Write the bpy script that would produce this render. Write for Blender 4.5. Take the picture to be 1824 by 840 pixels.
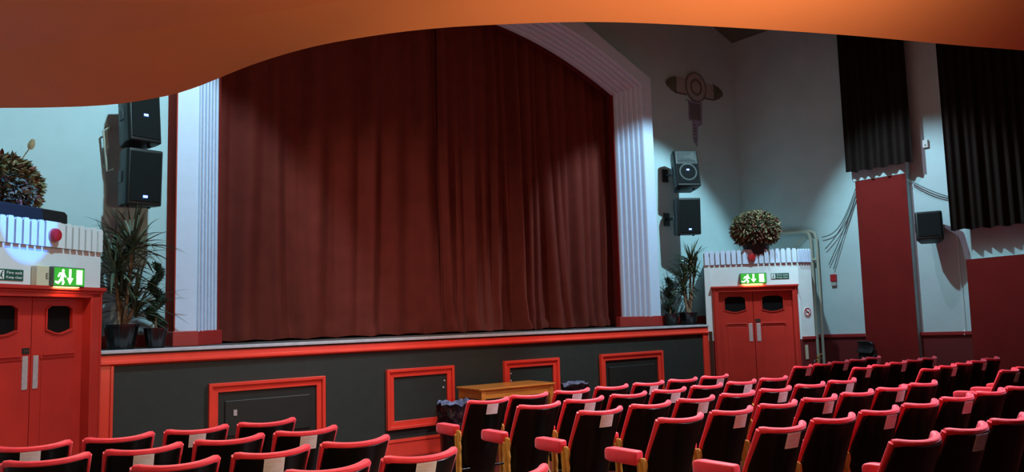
import bpy, bmesh, math, random
from mathutils import Vector, Matrix
PI = math.pi; sin = math.sin; cos = math.cos; R_ = math.radians
rnd = random.Random(7)
for o in list(bpy.data.objects): bpy.data.objects.remove(o)
SC = bpy.context.scene; C = SC.collection

# ---------------------------------------------------------------- camera
# axes: x along the stage front, y towards the stage, z up; the eye is 1.62 m above the floor at the stage
EYE = 1.62
F_PX, PITCH, ROLL, YAW = 1423.0, R_(5.605), R_(-1.54), R_(36.04)
def cam_axes():
    c, s = cos(YAW), sin(YAW)
    rt = Vector((c, -s, 0)); f0 = Vector((s, c, 0)); z = Vector((0, 0, 1))
    fw = f0*cos(PITCH) + z*sin(PITCH); up = z*cos(PITCH) - f0*sin(PITCH)
    return rt*cos(ROLL) + up*sin(ROLL), up*cos(ROLL) - rt*sin(ROLL), fw
RT, UP, FW = cam_axes()
cd = bpy.data.cameras.new('camera'); cam = bpy.data.objects.new('camera', cd); C.objects.link(cam)
cd.sensor_fit = 'HORIZONTAL'; cd.sensor_width = 36; cd.lens = F_PX/1824*36; cd.clip_start = .05; cd.clip_end = 100
m = Matrix((RT, UP, -FW)).transposed().to_4x4(); m.translation = Vector((0, 0, EYE)); cam.matrix_world = m
SC.camera = cam
def project(p):
    d = Vector(p) - Vector((0, 0, EYE)); w = d.dot(FW)
    return 912 + F_PX*d.dot(RT)/w, 420 - F_PX*d.dot(UP)/w, w

def at_y(px, py, y):       # point of the plane y = const seen at a photo position
    d = FW + RT*((px-912)/F_PX) - UP*((py-420)/F_PX); k = y/d.y; return Vector((d.x*k, y, EYE+d.z*k))
def at_x(px, py, x):
    d = FW + RT*((px-912)/F_PX) - UP*((py-420)/F_PX); k = x/d.x; return Vector((x, d.y*k, EYE+d.z*k))

# ---------------------------------------------------------------- light and exposure
SC.view_settings.view_transform = 'Standard'; SC.view_settings.look = 'None'
SC.view_settings.gamma = 1; SC.view_settings.use_curve_mapping = False
SC.view_settings.exposure = 0.0
W = bpy.data.worlds.new('dim_hall_air'); SC.world = W; W.use_nodes = True
W.node_tree.nodes['Background'].inputs[0].default_value = (.30, .30, .32, 1)
W.node_tree.nodes['Background'].inputs[1].default_value = .015
def lamp(name, kind, loc, energy, col, target=None, **k):
    l = bpy.data.lights.new(name, kind); l.energy = energy; l.color = col
    for a, b in k.items(): setattr(l, a, b)
    o = bpy.data.objects.new(name, l); C.objects.link(o); o.location = loc
    if target is not None:
        o.rotation_euler = (Vector(target) - Vector(loc)).to_track_quat('-Z', 'Y').to_euler()
    return o
COOL = (.50, .85, 1.0); WHITE = (1, .93, .88)
# stage spots hung under the hall ceiling, either side of the stage
lamp('stage_spot_right', 'SPOT', (9.3, 5.9, 5.8), 1000, COOL, (9.4, 9.0, 1.85), spot_size=R_(67), spot_blend=.35, shadow_soft_size=.06)
lamp('stage_spot_left', 'SPOT', (2.0, 6.0, 5.8), 760, COOL, (1.7, 9.0, 2.0), spot_size=R_(70), spot_blend=.35, shadow_soft_size=.06)
lamp('side_wall_spot', 'SPOT', (9.3, 7.0, 5.75), 700, COOL, (12.1, 5.8, 1.3), spot_size=R_(66), spot_blend=.55, shadow_soft_size=.05)
lamp('side_wall_lamp', 'SPOT', (9.9, 6.3, 5.75), 130, (.75, .72, 1), (12.1, 5.2, .9), spot_size=R_(70), spot_blend=.7, shadow_soft_size=.05)
# flood on the stage front
lamp('stage_front_flood', 'SPOT', (5.3, 5.2, 5.6), 560, WHITE, (5.3, 8.0, .0), spot_size=R_(74), spot_blend=.8, shadow_soft_size=.15)
lamp('curtain_raking_fill', 'SPOT', (1.9, 7.4, 5.0), 280, (1, .82, .72), (6.0, 9.5, 1.9), spot_size=R_(54), spot_blend=1, shadow_soft_size=.05)  # unseen raking light added to bring out the curtain folds
# house lights over the stalls, then an added rear fill and hall ambient
lamp('house_light_centre', 'SPOT', (7.4, 6.2, 5.8), 2200, (1, .80, .90), (6.6, 3.8, .5), spot_size=R_(82), spot_blend=.6, shadow_soft_size=.2)
lamp('house_light_left', 'SPOT', (2.4, 6.4, 5.6), 820, (1, .84, .72), (1.4, 4.8, .6), spot_size=R_(76), spot_blend=.6, shadow_soft_size=.2)
lamp('rear_fill', 'SPOT', (7.6, 1.7, 5.7), 1350, (.92, .88, 1), (4.3, 4.2, .5), spot_size=R_(70), spot_blend=.8, shadow_soft_size=.25)  # fill added to brighten the paper notices on the seat backs
lamp('hall_ambient', 'AREA', (5.7, 5.5, 6.2), 50, (1, .82, .68), (5.7, 5.5, 0), shape='RECTANGLE', size=8, size_y=4)
# blue stage light catching the left bulkhead
lamp('blue_stage_spot', 'SPOT', (2.6, 5.4, 5.2), 2300, (.01, .22, 1), (.62, 7.82, 2.64), spot_size=R_(10), spot_blend=.1, shadow_soft_size=.02)
# warm fixtureless fill added right of the frame to light the soffit
lamp('soffit_fill', 'SPOT', (2.4, .82, 2.0), 235, (1, .76, .46), (1.9, 2.6, 3.05), spot_size=R_(165), spot_blend=1, shadow_soft_size=.12)

# ---------------------------------------------------------------- materials
MATS = {}
def mat(name, col, rough=.6, metal=0, var=0.0, scale=8, bump=0.0, bscale=60, sheen=0, emit=0, coat=0, spec=.5, stretch=None, sheen_col=None):
    if name in MATS: return MATS[name]
    m_ = bpy.data.materials.new(name); m_.use_nodes = True; nt = m_.node_tree; b = nt.nodes['Principled BSDF']
    b.inputs['Base Color'].default_value = (*col, 1); b.inputs['Roughness'].default_value = rough
    b.inputs['Metallic'].default_value = metal; b.inputs['Specular IOR Level'].default_value = spec
    if sheen:
        b.inputs['Sheen Weight'].default_value = sheen; b.inputs['Sheen Roughness'].default_value = .4
        if sheen_col: b.inputs['Sheen Tint'].default_value = (*sheen_col, 1)
    if coat: b.inputs['Coat Weight'].default_value = coat; b.inputs['Coat Roughness'].default_value = .12
    if emit: b.inputs['Emission Color'].default_value = (*col, 1); b.inputs['Emission Strength'].default_value = emit
    tc = nt.nodes.new('ShaderNodeTexCoord'); mp = nt.nodes.new('ShaderNodeMapping')
    nt.links.new(tc.outputs['Object'], mp.inputs[0])
    if stretch: mp.inputs['Scale'].default_value = stretch
    if var:
        n = nt.nodes.new('ShaderNodeTexNoise'); n.inputs['Scale'].default_value = scale; n.inputs['Detail'].default_value = 5
        r = nt.nodes.new('ShaderNodeValToRGB')
        r.color_ramp.elements[0].position = .3; r.color_ramp.elements[1].position = .7
        r.color_ramp.elements[0].color = (*[c*(1-var) for c in col], 1); r.color_ramp.elements[1].color = (*[min(1, c*(1+var)) for c in col], 1)
        nt.links.new(mp.outputs[0], n.inputs['Vector']); nt.links.new(n.outputs['Fac'], r.inputs[0]); nt.links.new(r.outputs[0], b.inputs['Base Color'])
    if bump:
        n2 = nt.nodes.new('ShaderNodeTexNoise'); n2.inputs['Scale'].default_value = bscale; n2.inputs['Detail'].default_value = 3
        bp = nt.nodes.new('ShaderNodeBump'); bp.inputs['Strength'].default_value = bump; bp.inputs['Distance'].default_value = .01
        nt.links.new(mp.outputs[0], n2.inputs['Vector']); nt.links.new(n2.outputs['Fac'], bp.inputs['Height']); nt.links.new(bp.outputs[0], b.inputs['Normal'])
    MATS[name] = m_; return m_
white_wall = mat('white_wall_paint', (.46, .61, .63), .75, var=.04, scale=3, bump=.15, bscale=90)
bulk_white = mat('bulkhead_white_paint', (.66, .70, .70), .6, var=.03)
side_wall = mat('side_wall_paint', (.43, .56, .57), .75, var=.05, scale=2.5, bump=.2, bscale=80)
gloss_white = mat('proscenium_white_paint', (.56, .64, .80), .45, var=.03)
red_paint = mat('red_gloss_paint', (.80, .05, .028), .28, var=.06, scale=5, coat=.3)
door_red = mat('door_red_paint', (.46, .025, .016), .38, var=.08, scale=4, coat=.1)
deep_red = mat('deep_red_wall_paint', (.16, .010, .008), .8, spec=.15, var=.08, scale=3, bump=.1)
dado_red = mat('dado_red_paint', (.12, .012, .012), .5, var=.08, scale=3)
dado_rail = mat('dado_rail_paint', (.27, .02, .02), .4)
plinth_red = mat('plinth_red_paint', (.36, .025, .022), .45, var=.08)
black_green = mat('dark_green_black_panel', (.016, .023, .019), .6, var=.12, scale=9, bump=.1)
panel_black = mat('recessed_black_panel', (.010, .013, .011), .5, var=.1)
stage_grey = mat('stage_edge_grey_paint', (.48, .46, .50), .5, var=.12, scale=14)
stage_deck = mat('stage_deck_paint', (.10, .09, .09), .5, var=.15)
floor_m = mat('dark_red_floor', (.075, .011, .009), .32, var=.15, scale=3)
ceil_m = mat('dark_ceiling', (.10, .085, .06), .8)
orange = mat('orange_soffit_paint', (.62, .20, .075), .6, var=.03, scale=2)
velvet = mat('maroon_curtain_velvet', (.115, .020, .014), .9, var=.1, scale=5, spec=.1, sheen=.15, sheen_col=(.8, .2, .15), bump=.12, bscale=140)
dark_velvet = mat('dark_window_curtain', (.013, .008, .0065), .95, spec=.1, var=.12, scale=6, bump=.1)
black_shell = mat('black_chair_back', (.002, .0045, .0035), .30, var=.2, spec=.3)
seat_red = mat('red_chair_velvet', (.88, .045, .07), .55, var=.06, scale=20, sheen=.8, sheen_col=(1, .45, .6), bump=.1, bscale=200)
gold = mat('gold_painted_iron', (.62, .36, .07), .40, 0, var=.15, scale=20)
paper = mat('paper_notice', (.74, .86, .90), .7)
ink_pink = mat('faded_red_print', (.72, .50, .54), .7)
ink_grey = mat('grey_print', (.50, .54, .57), .7)
plastic = mat('black_speaker_plastic', (.006, .008, .008), .5, var=.15, bump=.15, bscale=200)
grille = mat('black_speaker_grille', (.003, .005, .005), .7, spec=.2, bump=.5, bscale=400)
black_metal = mat('black_metal', (.015, .015, .016), .35, .3)
blue_led = mat('blue_lit_badge', (.10, .22, 1.0), .4, emit=3.0)
white_led = mat('white_lit_letters', (.75, .85, 1.0), .4, emit=3.0)
green_lit = mat('green_lit_sign', (.03, .30, .025), .4, emit=.9)
sign_lit = mat('white_lit_sign', (.85, 1.0, .75), .4, emit=2.6)
warm_diffuser = mat('sign_lower_diffuser', (1.0, .62, .25), .5, emit=4)
sign_body = mat('sign_housing_grey', (.10, .12, .10), .5)
cream = mat('cream_plastic', (.62, .58, .40), .5)
green_board = mat('green_sign_board', (.006, .075, .045), .5)
sign_white = mat('sign_white_print', (.75, .78, .76), .5)
alarm_red = mat('alarm_red_plastic', (.42, .015, .02), .35)
steel = mat('brushed_push_plate', (.52, .45, .44), .42, .35, var=.1, scale=30)
dark_glass = mat('dark_door_glass', (.004, .004, .004), .6, spec=.1)
pot_black = mat('glossy_black_pot', (.008, .009, .010), .22, coat=.3)
soil = mat('dark_soil', (.03, .022, .016), .9)
leaf_d = mat('dark_green_leaf', (.070, .095, .055), .5, var=.3, scale=12)
leaf_o = mat('olive_green_leaf', (.060, .078, .034), .55, var=.3, scale=12)
conifer = mat('conifer_green', (.018, .045, .028), .8, var=.4, scale=30)
bark = mat('pale_brown_trunk', (.20, .13, .075), .8, var=.4, scale=25, bump=.4)
dry_tan = mat('dried_tan_petal', (.25, .19, .10), .8, var=.3, scale=12)
dry_green = mat('dried_olive_leaf', (.085, .085, .035), .8, var=.35, scale=12)
dry_red = mat('dried_red_leaf', (.17, .045, .03), .8, var=.3, scale=12)
wood = mat('orange_varnished_wood', (.66, .26, .045), .32, var=.22, scale=3, stretch=(1, 9, 9), coat=.4)
bag_m = mat('black_bin_bag', (.008, .009, .014), .22, bump=.3, bscale=30)
bag_hi = mat('bin_bag_painted_highlight', (.14, .19, .34), .08, bump=.8, bscale=45)  # bluish highlights of the black bag, put into the base colour
pipe_m = mat('grey_painted_pipe', (.42, .42, .34), .5)
cable_m = mat('grey_cable', (.10, .10, .10), .6)
plaster = mat('stone_plaster', (.36, .34, .32), .8, var=.08, scale=10)
plaster_d = mat('plaster_groove', (.13, .12, .11), .8)
plaster_o = mat('olive_painted_leaf', (.11, .11, .075), .8, var=.2)
plaster_v = mat('lilac_painted_tassel', (.26, .25, .36), .8, var=.3, scale=25)
brass = mat('brass_valve', (.45, .25, .06), .3, .7)
ext_red = mat('extinguisher_red', (.45, .012, .02), .25, coat=.4)
bronze = mat('dark_brown_post', (.055, .03, .018), .4)
lamp_glow = mat('warm_lamp_glass', (1.0, .60, .22), .4, emit=9)
stool_m = mat('black_moulded_plastic', (.012, .013, .015), .3)

# ---------------------------------------------------------------- mesh builder
class G:
    def __init__(s): s.v = []; s.f = []
    def add(s, vs, fs):
        n = len(s.v); s.v += [tuple(p) for p in vs]; s.f += [tuple(i+n for i in f) for f in fs]; return s
    def box(s, x0, x1, y0, y1, z0, z1):
        v = [(x, y, z) for z in (z0, z1) for y in (y0, y1) for x in (x0, x1)]
        return s.add(v, [(0, 2, 3, 1), (4, 5, 7, 6), (0, 1, 5, 4), (2, 6, 7, 3), (0, 4, 6, 2), (1, 3, 7, 5)])
    def obox(s, c, dims, M):
        v = [(x*dims[0]/2, y*dims[1]/2, z*dims[2]/2) for z in (-1, 1) for y in (-1, 1) for x in (-1, 1)]
        return s.add([M @ Vector(p) + Vector(c) for p in v], [(0, 2, 3, 1), (4, 5, 7, 6), (0, 1, 5, 4), (2, 6, 7, 3), (0, 4, 6, 2), (1, 3, 7, 5)])
    def prism(s, poly, a0, a1, axis='y'):
        # poly in the plane across the axis: y -> (x,z), x -> (y,z), z -> (x,y)
        def P(p, a): return (p[0], a, p[1]) if axis == 'y' else ((a, p[0], p[1]) if axis == 'x' else (p[0], p[1], a))
        n = len(poly)
        return s.add([P(p, a0) for p in poly] + [P(p, a1) for p in poly],
                     [tuple(range(n))[::-1], tuple(range(n, 2*n))] + [(i, (i+1) % n, (i+1) % n+n, i+n) for i in range(n)])
    def tube(s, pts, r, n=8, cap=True):
        pts = [Vector(p) for p in pts]; rs = r if isinstance(r, (list, tuple)) else [r]*len(pts)
        base = len(s.v); prev = None
        for i, p in enumerate(pts):
            t = (pts[min(i+1, len(pts)-1)] - pts[max(i-1, 0)]).normalized()
            if prev is None: a = t.orthogonal().normalized()
            else: a = (prev - t*prev.dot(t)).normalized()
            prev = a; b = t.cross(a)
            for k in range(n):
                q = p + (a*cos(2*PI*k/n) + b*sin(2*PI*k/n))*rs[i]; s.v.append(tuple(q))
        for i in range(len(pts)-1):
            for k in range(n):
                s.f.append((base+i*n+k, base+i*n+(k+1) % n, base+(i+1)*n+(k+1) % n, base+(i+1)*n+k))
        if cap:
            s.f.append(tuple(base+k for k in range(n))[::-1]); s.f.append(tuple(base+(len(pts)-1)*n+k for k in range(n)))
        return s
    def lathe(s, prof, c=(0, 0, 0), n=24, flute=0, nf=0, M=None):
        base = len(s.v)
        for r, z in prof:
            for k in range(n):
                a = 2*PI*k/n; rr = r*(1 + flute*cos(nf*a))
                p = Vector((rr*cos(a), rr*sin(a), z))
                if M: p = M @ p
                s.v.append((p.x+c[0], p.y+c[1], p.z+c[2]))
        for i in range(len(prof)-1):
            for k in range(n): s.f.append((base+i*n+k, base+i*n+(k+1) % n, base+(i+1)*n+(k+1) % n, base+(i+1)*n+k))
        s.f.append(tuple(base+k for k in range(n))[::-1]); s.f.append(tuple(base+(len(prof)-1)*n+k for k in range(n)))
        return s
    def surf(s, fn, nu, nv):
        base = len(s.v)
        for j in range(nv+1):
            for i in range(nu+1): s.v.append(tuple(fn(i/nu, j/nv)))
        for j in range(nv):
            for i in range(nu):
                a = base+j*(nu+1)+i; s.f.append((a, a+1, a+nu+2, a+nu+1))
        return s
    def slab(s, fn, thick, nu, nv):
        # closed sheet: fn(u,v) front, thick(u,v) a vector to the back
        A = lambda i, j: Vector(fn(i/nu, j/nv)); base = len(s.v); n = (nu+1)*(nv+1)
        for j in range(nv+1):
            for i in range(nu+1): s.v.append(tuple(A(i, j)))
        for j in range(nv+1):
            for i in range(nu+1): s.v.append(tuple(A(i, j) + Vector(thick(i/nu, j/nv))))
        id_ = lambda i, j, k: base + k*n + j*(nu+1) + i
        for j in range(nv):
            for i in range(nu):
                s.f.append((id_(i, j, 0), id_(i+1, j, 0), id_(i+1, j+1, 0), id_(i, j+1, 0)))
                s.f.append((id_(i, j+1, 1), id_(i+1, j+1, 1), id_(i+1, j, 1), id_(i, j, 1)))
        for i in range(nu):
            s.f.append((id_(i+1, 0, 0), id_(i, 0, 0), id_(i, 0, 1), id_(i+1, 0, 1)))
            s.f.append((id_(i, nv, 0), id_(i+1, nv, 0), id_(i+1, nv, 1), id_(i, nv, 1)))
        for j in range(nv):
            s.f.append((id_(0, j, 0), id_(0, j+1, 0), id_(0, j+1, 1), id_(0, j, 1)))
            s.f.append((id_(nu, j+1, 0), id_(nu, j, 0), id_(nu, j, 1), id_(nu, j+1, 1)))
        return s
    def blade(s, p0, d, up, length, width, droop, n=7, fold=.25):
        d = Vector(d).normalized(); side = d.cross(Vector(up))
        if side.length < 1e-3: side = Vector((1, 0, 0))
        side.normalize(); p = Vector(p0); base = len(s.v); dd = d.copy()
        for i in range(n+1):
            t = i/n; w = width*(sin(PI*min(1, t*.85+.18))**.8)*(1 if t < 1 else .05)
            nn = side.cross(dd).normalized()
            s.v.append(tuple(p - side*w/2)); s.v.append(tuple(p - nn*w*fold)); s.v.append(tuple(p + side*w/2))
            p = p + dd*length/n; dd = (dd + Vector((0, 0, -1))*droop/n).normalized()
        for i in range(n):
            a = base+i*3; s.f.append((a, a+1, a+4, a+3)); s.f.append((a+1, a+2, a+5, a+4))
        return s
    def ob(s, name, m_, parent=None, smooth=False, bevel=0, seg=2, subd=0, keep=False):
        me = bpy.data.meshes.new(name); me.from_pydata(s.v, [], s.f)
        bm = bmesh.new(); bm.from_mesh(me)
        if not keep: bmesh.ops.recalc_face_normals(bm, faces=bm.faces)
        if bevel:
            ed = [e for e in bm.edges if len(e.link_faces) == 2 and e.calc_face_angle(0) > .5]
            try: bmesh.ops.bevel(bm, geom=ed, offset=bevel, segments=seg, profile=.5, affect='EDGES', clamp_overlap=True)
            except Exception: pass
        bm.to_mesh(me); bm.free(); me.materials.append(m_)
        if smooth:
            for p in me.polygons: p.use_smooth = True
            try: me.set_sharp_from_angle(angle=R_(smooth if smooth is not True else 50))
            except Exception: pass
        o = bpy.data.objects.new(name, me); C.objects.link(o)
        if parent: o.parent = parent
        if subd: md = o.modifiers.new('subdivision', 'SUBSURF'); md.levels = subd; md.render_levels = subd
        return o
def thing(name, label, cat, loc=(0, 0, 0), rz=0, group=None):
    o = bpy.data.objects.new(name, None); C.objects.link(o); o.location = loc; o.rotation_euler = (0, 0, rz)
    o.empty_display_size = .1
    tag(o, label, cat, group); return o
def tag(o, label=None, cat=None, group=None):
    if label: o['label'] = label
    if cat: o['category'] = cat
    if group: o['group'] = group
    return o
def struct(o): o['kind'] = 'structure'; return o
def sempty(name, loc=(0, 0, 0), rz=0):
    o = bpy.data.objects.new(name, None); C.objects.link(o); o.location = loc; o.rotation_euler = (0, 0, rz); o['kind'] = 'structure'; return o
def text_ob(name, body, size, m_, parent, loc, rot, extrude=.001, align='CENTER', width=None):
    c = bpy.data.curves.new(name, 'FONT'); c.body = body; c.size = size; c.extrude = extrude; c.align_x = align; c.align_y = 'CENTER'
    t = bpy.data.objects.new(name + '_source', c); C.objects.link(t)
    me = bpy.data.meshes.new_from_object(t.evaluated_get(bpy.context.evaluated_depsgraph_get()))
    bpy.data.objects.remove(t); bpy.data.curves.remove(c)
    xs = [v.co.x for v in me.vertices]
    if width and xs:
        k = width/(max(xs)-min(xs))
        for v in me.vertices: v.co.x *= k
    me.name = name; me.materials.clear(); me.materials.append(m_)
    o = bpy.data.objects.new(name, me); C.objects.link(o); o.parent = parent; o.location = loc; o.rotation_euler = rot; return o

# ---------------------------------------------------------------- the hall
CX = 5.775                       # centre line of the stage
XR, XL = 12.12, -.72            # side walls
YS, YW, YP = 8.5, 9.4, 9.0      # stage front, stage wall, proscenium front
ZS = EYE - .243                 # stage floor
def fz(y): return .02*max(0, YS - y)
g = G(); g.surf(lambda a, b: (XL + (XR-XL)*a, -4 + (YS+4)*b, fz(-4 + (YS+4)*b)), 1, 1)
g.surf(lambda a, b: (XL + (XR-XL)*a, YS + 2.6*b, 0), 1, 1); struct(g.ob('floor', floor_m))
def wall_box(name, x0, x1, y0, y1, z0, z1, m_): return struct(G().box(x0, x1, y0, y1, z0, z1).ob(name, m_))
wall_box('wall_right', XR, XR+.15, -4, 11.1, -.1, 6.3, side_wall)
wall_box('wall_left', XL-.15, XL, -4, 11.1, -.1, 6.3, white_wall)
wall_box('wall_back', XL-.15, XR+.15, -4.15, -4, -.1, 6.3, deep_red)
wall_box('wall_stage_rear', XL-.15, XR+.15, 11.1, 11.25, -.1, 7.4, panel_black)
# ceiling: rises from both side walls
g = G(); prof = [(XL, EYE+5.0), (XL+3, EYE+6.2), (XR-3, EYE+6.2), (XR, EYE+5.0)]
g.surf(lambda a, b: (prof[round(a*3)][0], -4 + 15.1*b, prof[round(a*3)][1]), 3, 1)
struct(g.ob('ceiling', ceil_m))
for o_ in [o for o in C.objects if o.name in ('wall_right', 'wall_left')]:
    for v in o_.data.vertices:
        if v.co.z > 6: v.co.z = EYE+5.0
for o_ in [o for o in C.objects if o.name in ('wall_back', 'wall_stage_rear')]:
    for v in o_.data.vertices:
        if v.co.z > 6: v.co.z = EYE+6.2

# proscenium: the opening is a parabola above two upright sides
HW_O, HW_I, HW_F = 3.455, 3.14, 3.675      # half widths: outer flute edge, inner edge, outside of the flat frame
KO, KI = EYE+3.66, EYE+3.50               # heights of the kinks
def zo(d): return EYE + 4.62 - .080*d*d
def zi(d): return EYE + 4.336 - .0827*d*d
KO = zo(HW_O); KI = zi(HW_I)
# wall around the opening
pts_in = [(-HW_F+.12, 0)] + [(-HW_F+.12, EYE+3.75)] + [(-2.3+.0, EYE+4.42), (-1.4, EYE+4.72), (1.4, EYE+4.72), (2.3, EYE+4.42)] + [(HW_F-.12, EYE+3.75), (HW_F-.12, 0)]
poly = [(XL, -.1)] + [(CX+a, b-.1 if b == 0 else b) for a, b in pts_in] + [(XR, -.1), (XR, EYE+5.02), (XR-3, EYE+6.2), (XL+3, EYE+6.2), (XL, EYE+5.02)]
struct(G().prism(poly, YW, YW+.12).ob('wall_stage', white_wall))
# flat white frame of the proscenium, with its red outer return
out = [(-HW_F, ZS), (-HW_F, EYE+3.80), (-2.27, EYE+4.47), (-1.5, EYE+4.80), (1.5, EYE+4.80), (2.27, EYE+4.47), (HW_F, EYE+3.80), (HW_F, ZS)]
N_ = 40
arch_o = [(-HW_O + 2*HW_O*i/N_, zo(-HW_O + 2*HW_O*i/N_)) for i in range(N_+1)]
arch_i = [(-HW_I + 2*HW_I*i/N_, zi(-HW_I + 2*HW_I*i/N_)) for i in range(N_+1)]
g = G()
def strip(g, A, B, y0, y1):      # solid band between two polylines of equal length
    n = len(A); vs = [(CX+a[0], y, a[1]) for y in (y0, y1) for L in (A, B) for a in L]; fs = []
    for i in range(n-1):
        fs += [(i, i+1, n+i+1, n+i), (2*n+i, 3*n+i, 3*n+i+1, 2*n+i+1), (n+i, n+i+1, 3*n+i+1, 3*n+i), (i, 2*n+i, 2*n+i+1, i+1)]
    fs += [(0, n, 3*n, 2*n), (n-1, 3*n-1, 4*n-1, 2*n-1)]
    g.add(vs, fs)
def resample(P, xs):
    r = []
    for x in xs:
        for i in range(len(P)-1):
            if P[i][0] <= x <= P[i+1][0]+1e-9:
                t = (x-P[i][0])/max(1e-9, P[i+1][0]-P[i][0]); r.append((x, P[i][1]+t*(P[i+1][1]-P[i][1]))); break
    return r
strip(g, [(-HW_F, ZS), (-HW_F, EYE+3.80)], [(-HW_O, ZS), (-HW_O, KO)], YP, YW+.01)
strip(g, [(HW_F, ZS), (HW_F, EYE+3.80)], [(HW_O, ZS), (HW_O, KO)], YP, YW+.01)
xs_o = [-HW_F + 2*HW_F*i/N_ for i in range(N_+1)]
strip(g, resample(out[1:-1], xs_o), arch_o, YP, YW+.01)
struct(g.ob('trim_1', gloss_white))
# red return on the outer side of the left pilaster, and thin red edge next the curtain
struct(G().box(CX-HW_F-.012, CX-HW_F, YP, YW, ZS, EYE+3.6).ob('trim_2', mat('matt_red_return', (.42, .05, .03), .95, spec=.03)))
# fluted splay: outer path O, inner path I
NF = 6
def splay(path_o, path_i, m_, name):
    g = G(); K = NF*8; n = len(path_o); base = 0; vs = []; fs = []
    for (a, b) in zip(path_o, path_i):
        A = Vector(a); B = Vector(b); d = B - A
        nrm = Vector((-d.z if False else 0, 0, 0))
        for k in range(K+1):
            w = k/K; ph = (w*NF) % 1
            # rounded rib towards the hall
            h = .055*abs(sin(PI*ph))**.7 if k < K else 0
            vs.append(A + d*w + Vector((0, -1, 0))*h)
    for i in range(n-1):
        for k in range(K):
            a0 = i*(K+1)+k; fs.append((a0, a0+1, a0+K+2, a0+K+1))
    g.add(vs, fs); return struct(g.ob(name, m_, smooth=40))
zs_leg = [ZS+.15, ZS+1, ZS+2]
for sgn, nm in ((-1, 'trim_3'), (1, 'trim_4')):
    po = [(CX+sgn*HW_O, YP, z) for z in zs_leg] + [(CX+sgn*HW_O, YP, KO)]
    pi = [(CX+sgn*HW_I, YP+.37, z) for z in zs_leg] + [(CX+sgn*HW_I, YP+.37, KI)]
    splay(po, pi, gloss_white, nm)
splay([(CX+a, YP, b) for a, b in arch_o], [(CX+a, YP+.37, b) for a, b in arch_i], gloss_white, 'trim_5')
# inner red edge of the opening
g = G()
for sgn in (-1, 1):
    x = CX+sgn*HW_I; g.box(min(x, x-sgn*.02), max(x, x-sgn*.02), YP+.34, YP+.42, ZS, KI)
struct(g.ob('trim_6', deep_red))
# opening reveal behind
g = G(); strip(g, [(-HW_F, ZS), (-HW_F, KI)], [(-HW_I, ZS), (-HW_I, KI)], YP+.42, YW+.10)
strip(g, [(HW_F, ZS), (HW_F, KI)], [(HW_I, ZS), (HW_I, KI)], YP+.42, YW+.10)
strip(g, [(a, b+.5) for a, b in arch_i], arch_i, YP+.39, YW+.10)
struct(g.ob('trim_7', dado_red))
# red plinths below the pilasters
for k, sgn in enumerate((-1, 1)):
    poly = [(CX+sgn*(HW_F+.03), YP-.03), (CX+sgn*(HW_O-.01), YP-.03), (CX+sgn*(HW_I-.05), YP+.33), (CX+sgn*(HW_I-.05), YP+.42), (CX+sgn*(HW_F+.03), YP+.42)]
    struct(G().prism(poly, ZS, ZS+.16, 'z').ob('trim_%d' % (8+k), plinth_red, bevel=.008))
# skirtings at the back of the stage wings
for k, (a, b) in enumerate(((XL+.02, CX-HW_F-.03), (CX+HW_F+.03, XR-.02))):
    struct(G().box(a, b, YW-.02, YW, ZS, ZS+.13).ob('baseboard_%s' % ('left', 'right')[k], plinth_red))

# ---------------------------------------------------------------- stage
st = thing('stage', 'raised stage with grey edge and red framed dark panels across its front', 'stage', (CX, YS, 0))
SX0, SX1 = 1.30-CX, 9.955-CX
def S(x): return x-CX
def stg(g, name, m_, **k): return g.ob(name, m_, st, **k)
g = G(); poly = [(SX0+.0, .03), (SX1, .03), (XR-CX-.9, YW-YS-.02), (XR-CX-.9, 2.5), (XL-CX+.9, 2.5), (XL-CX+.9, YW-YS-.02)]
# deck: in front of the stage wall and behind the opening
g.prism([(SX0, .02), (SX1, .02), (S(10.95), YW-YS), (S(.45), YW-YS)], ZS-.06, ZS, 'z')
g.prism([(-HW_F+.1, YW-YS), (HW_F-.1, YW-YS), (HW_F-.1, 2.55), (-HW_F+.1, 2.55)], ZS-.06, ZS, 'z')
stg(g, 'deck', stage_deck)
stg(G().box(SX0, SX1, -.035, .16, ZS-.028, ZS+.002), 'edge_strip', stage_grey, bevel=.004)
stg(G().box(SX0, SX1, -.008, .02, ZS-.045, ZS-.028), 'shadow_gap', panel_black)
g = G(); g.prism([(-.012, ZS-.045), (.02, ZS-.045), (.02, ZS-.145), (-.015, ZS-.145), (-.045, ZS-.128), (-.045, ZS-.11), (-.02, ZS-.095)], SX0, SX1, 'x')
stg(g, 'top_moulding', red_paint, bevel=.003)
stg(G().box(SX0, SX1, 0, .04, .02, ZS-.10), 'front_panel', black_green)
stg(G().box(SX0, S(1.405), -.02, .01, .0, ZS-.14).box(S(1.405), S(1.43), -.035, .01, .0, ZS-.145), 'end_post', red_paint, bevel=.003)
stg(G().box(S(9.83), SX1, -.02, .01, .0, ZS-.14), 'end_post', red_paint, bevel=.003)
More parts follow.
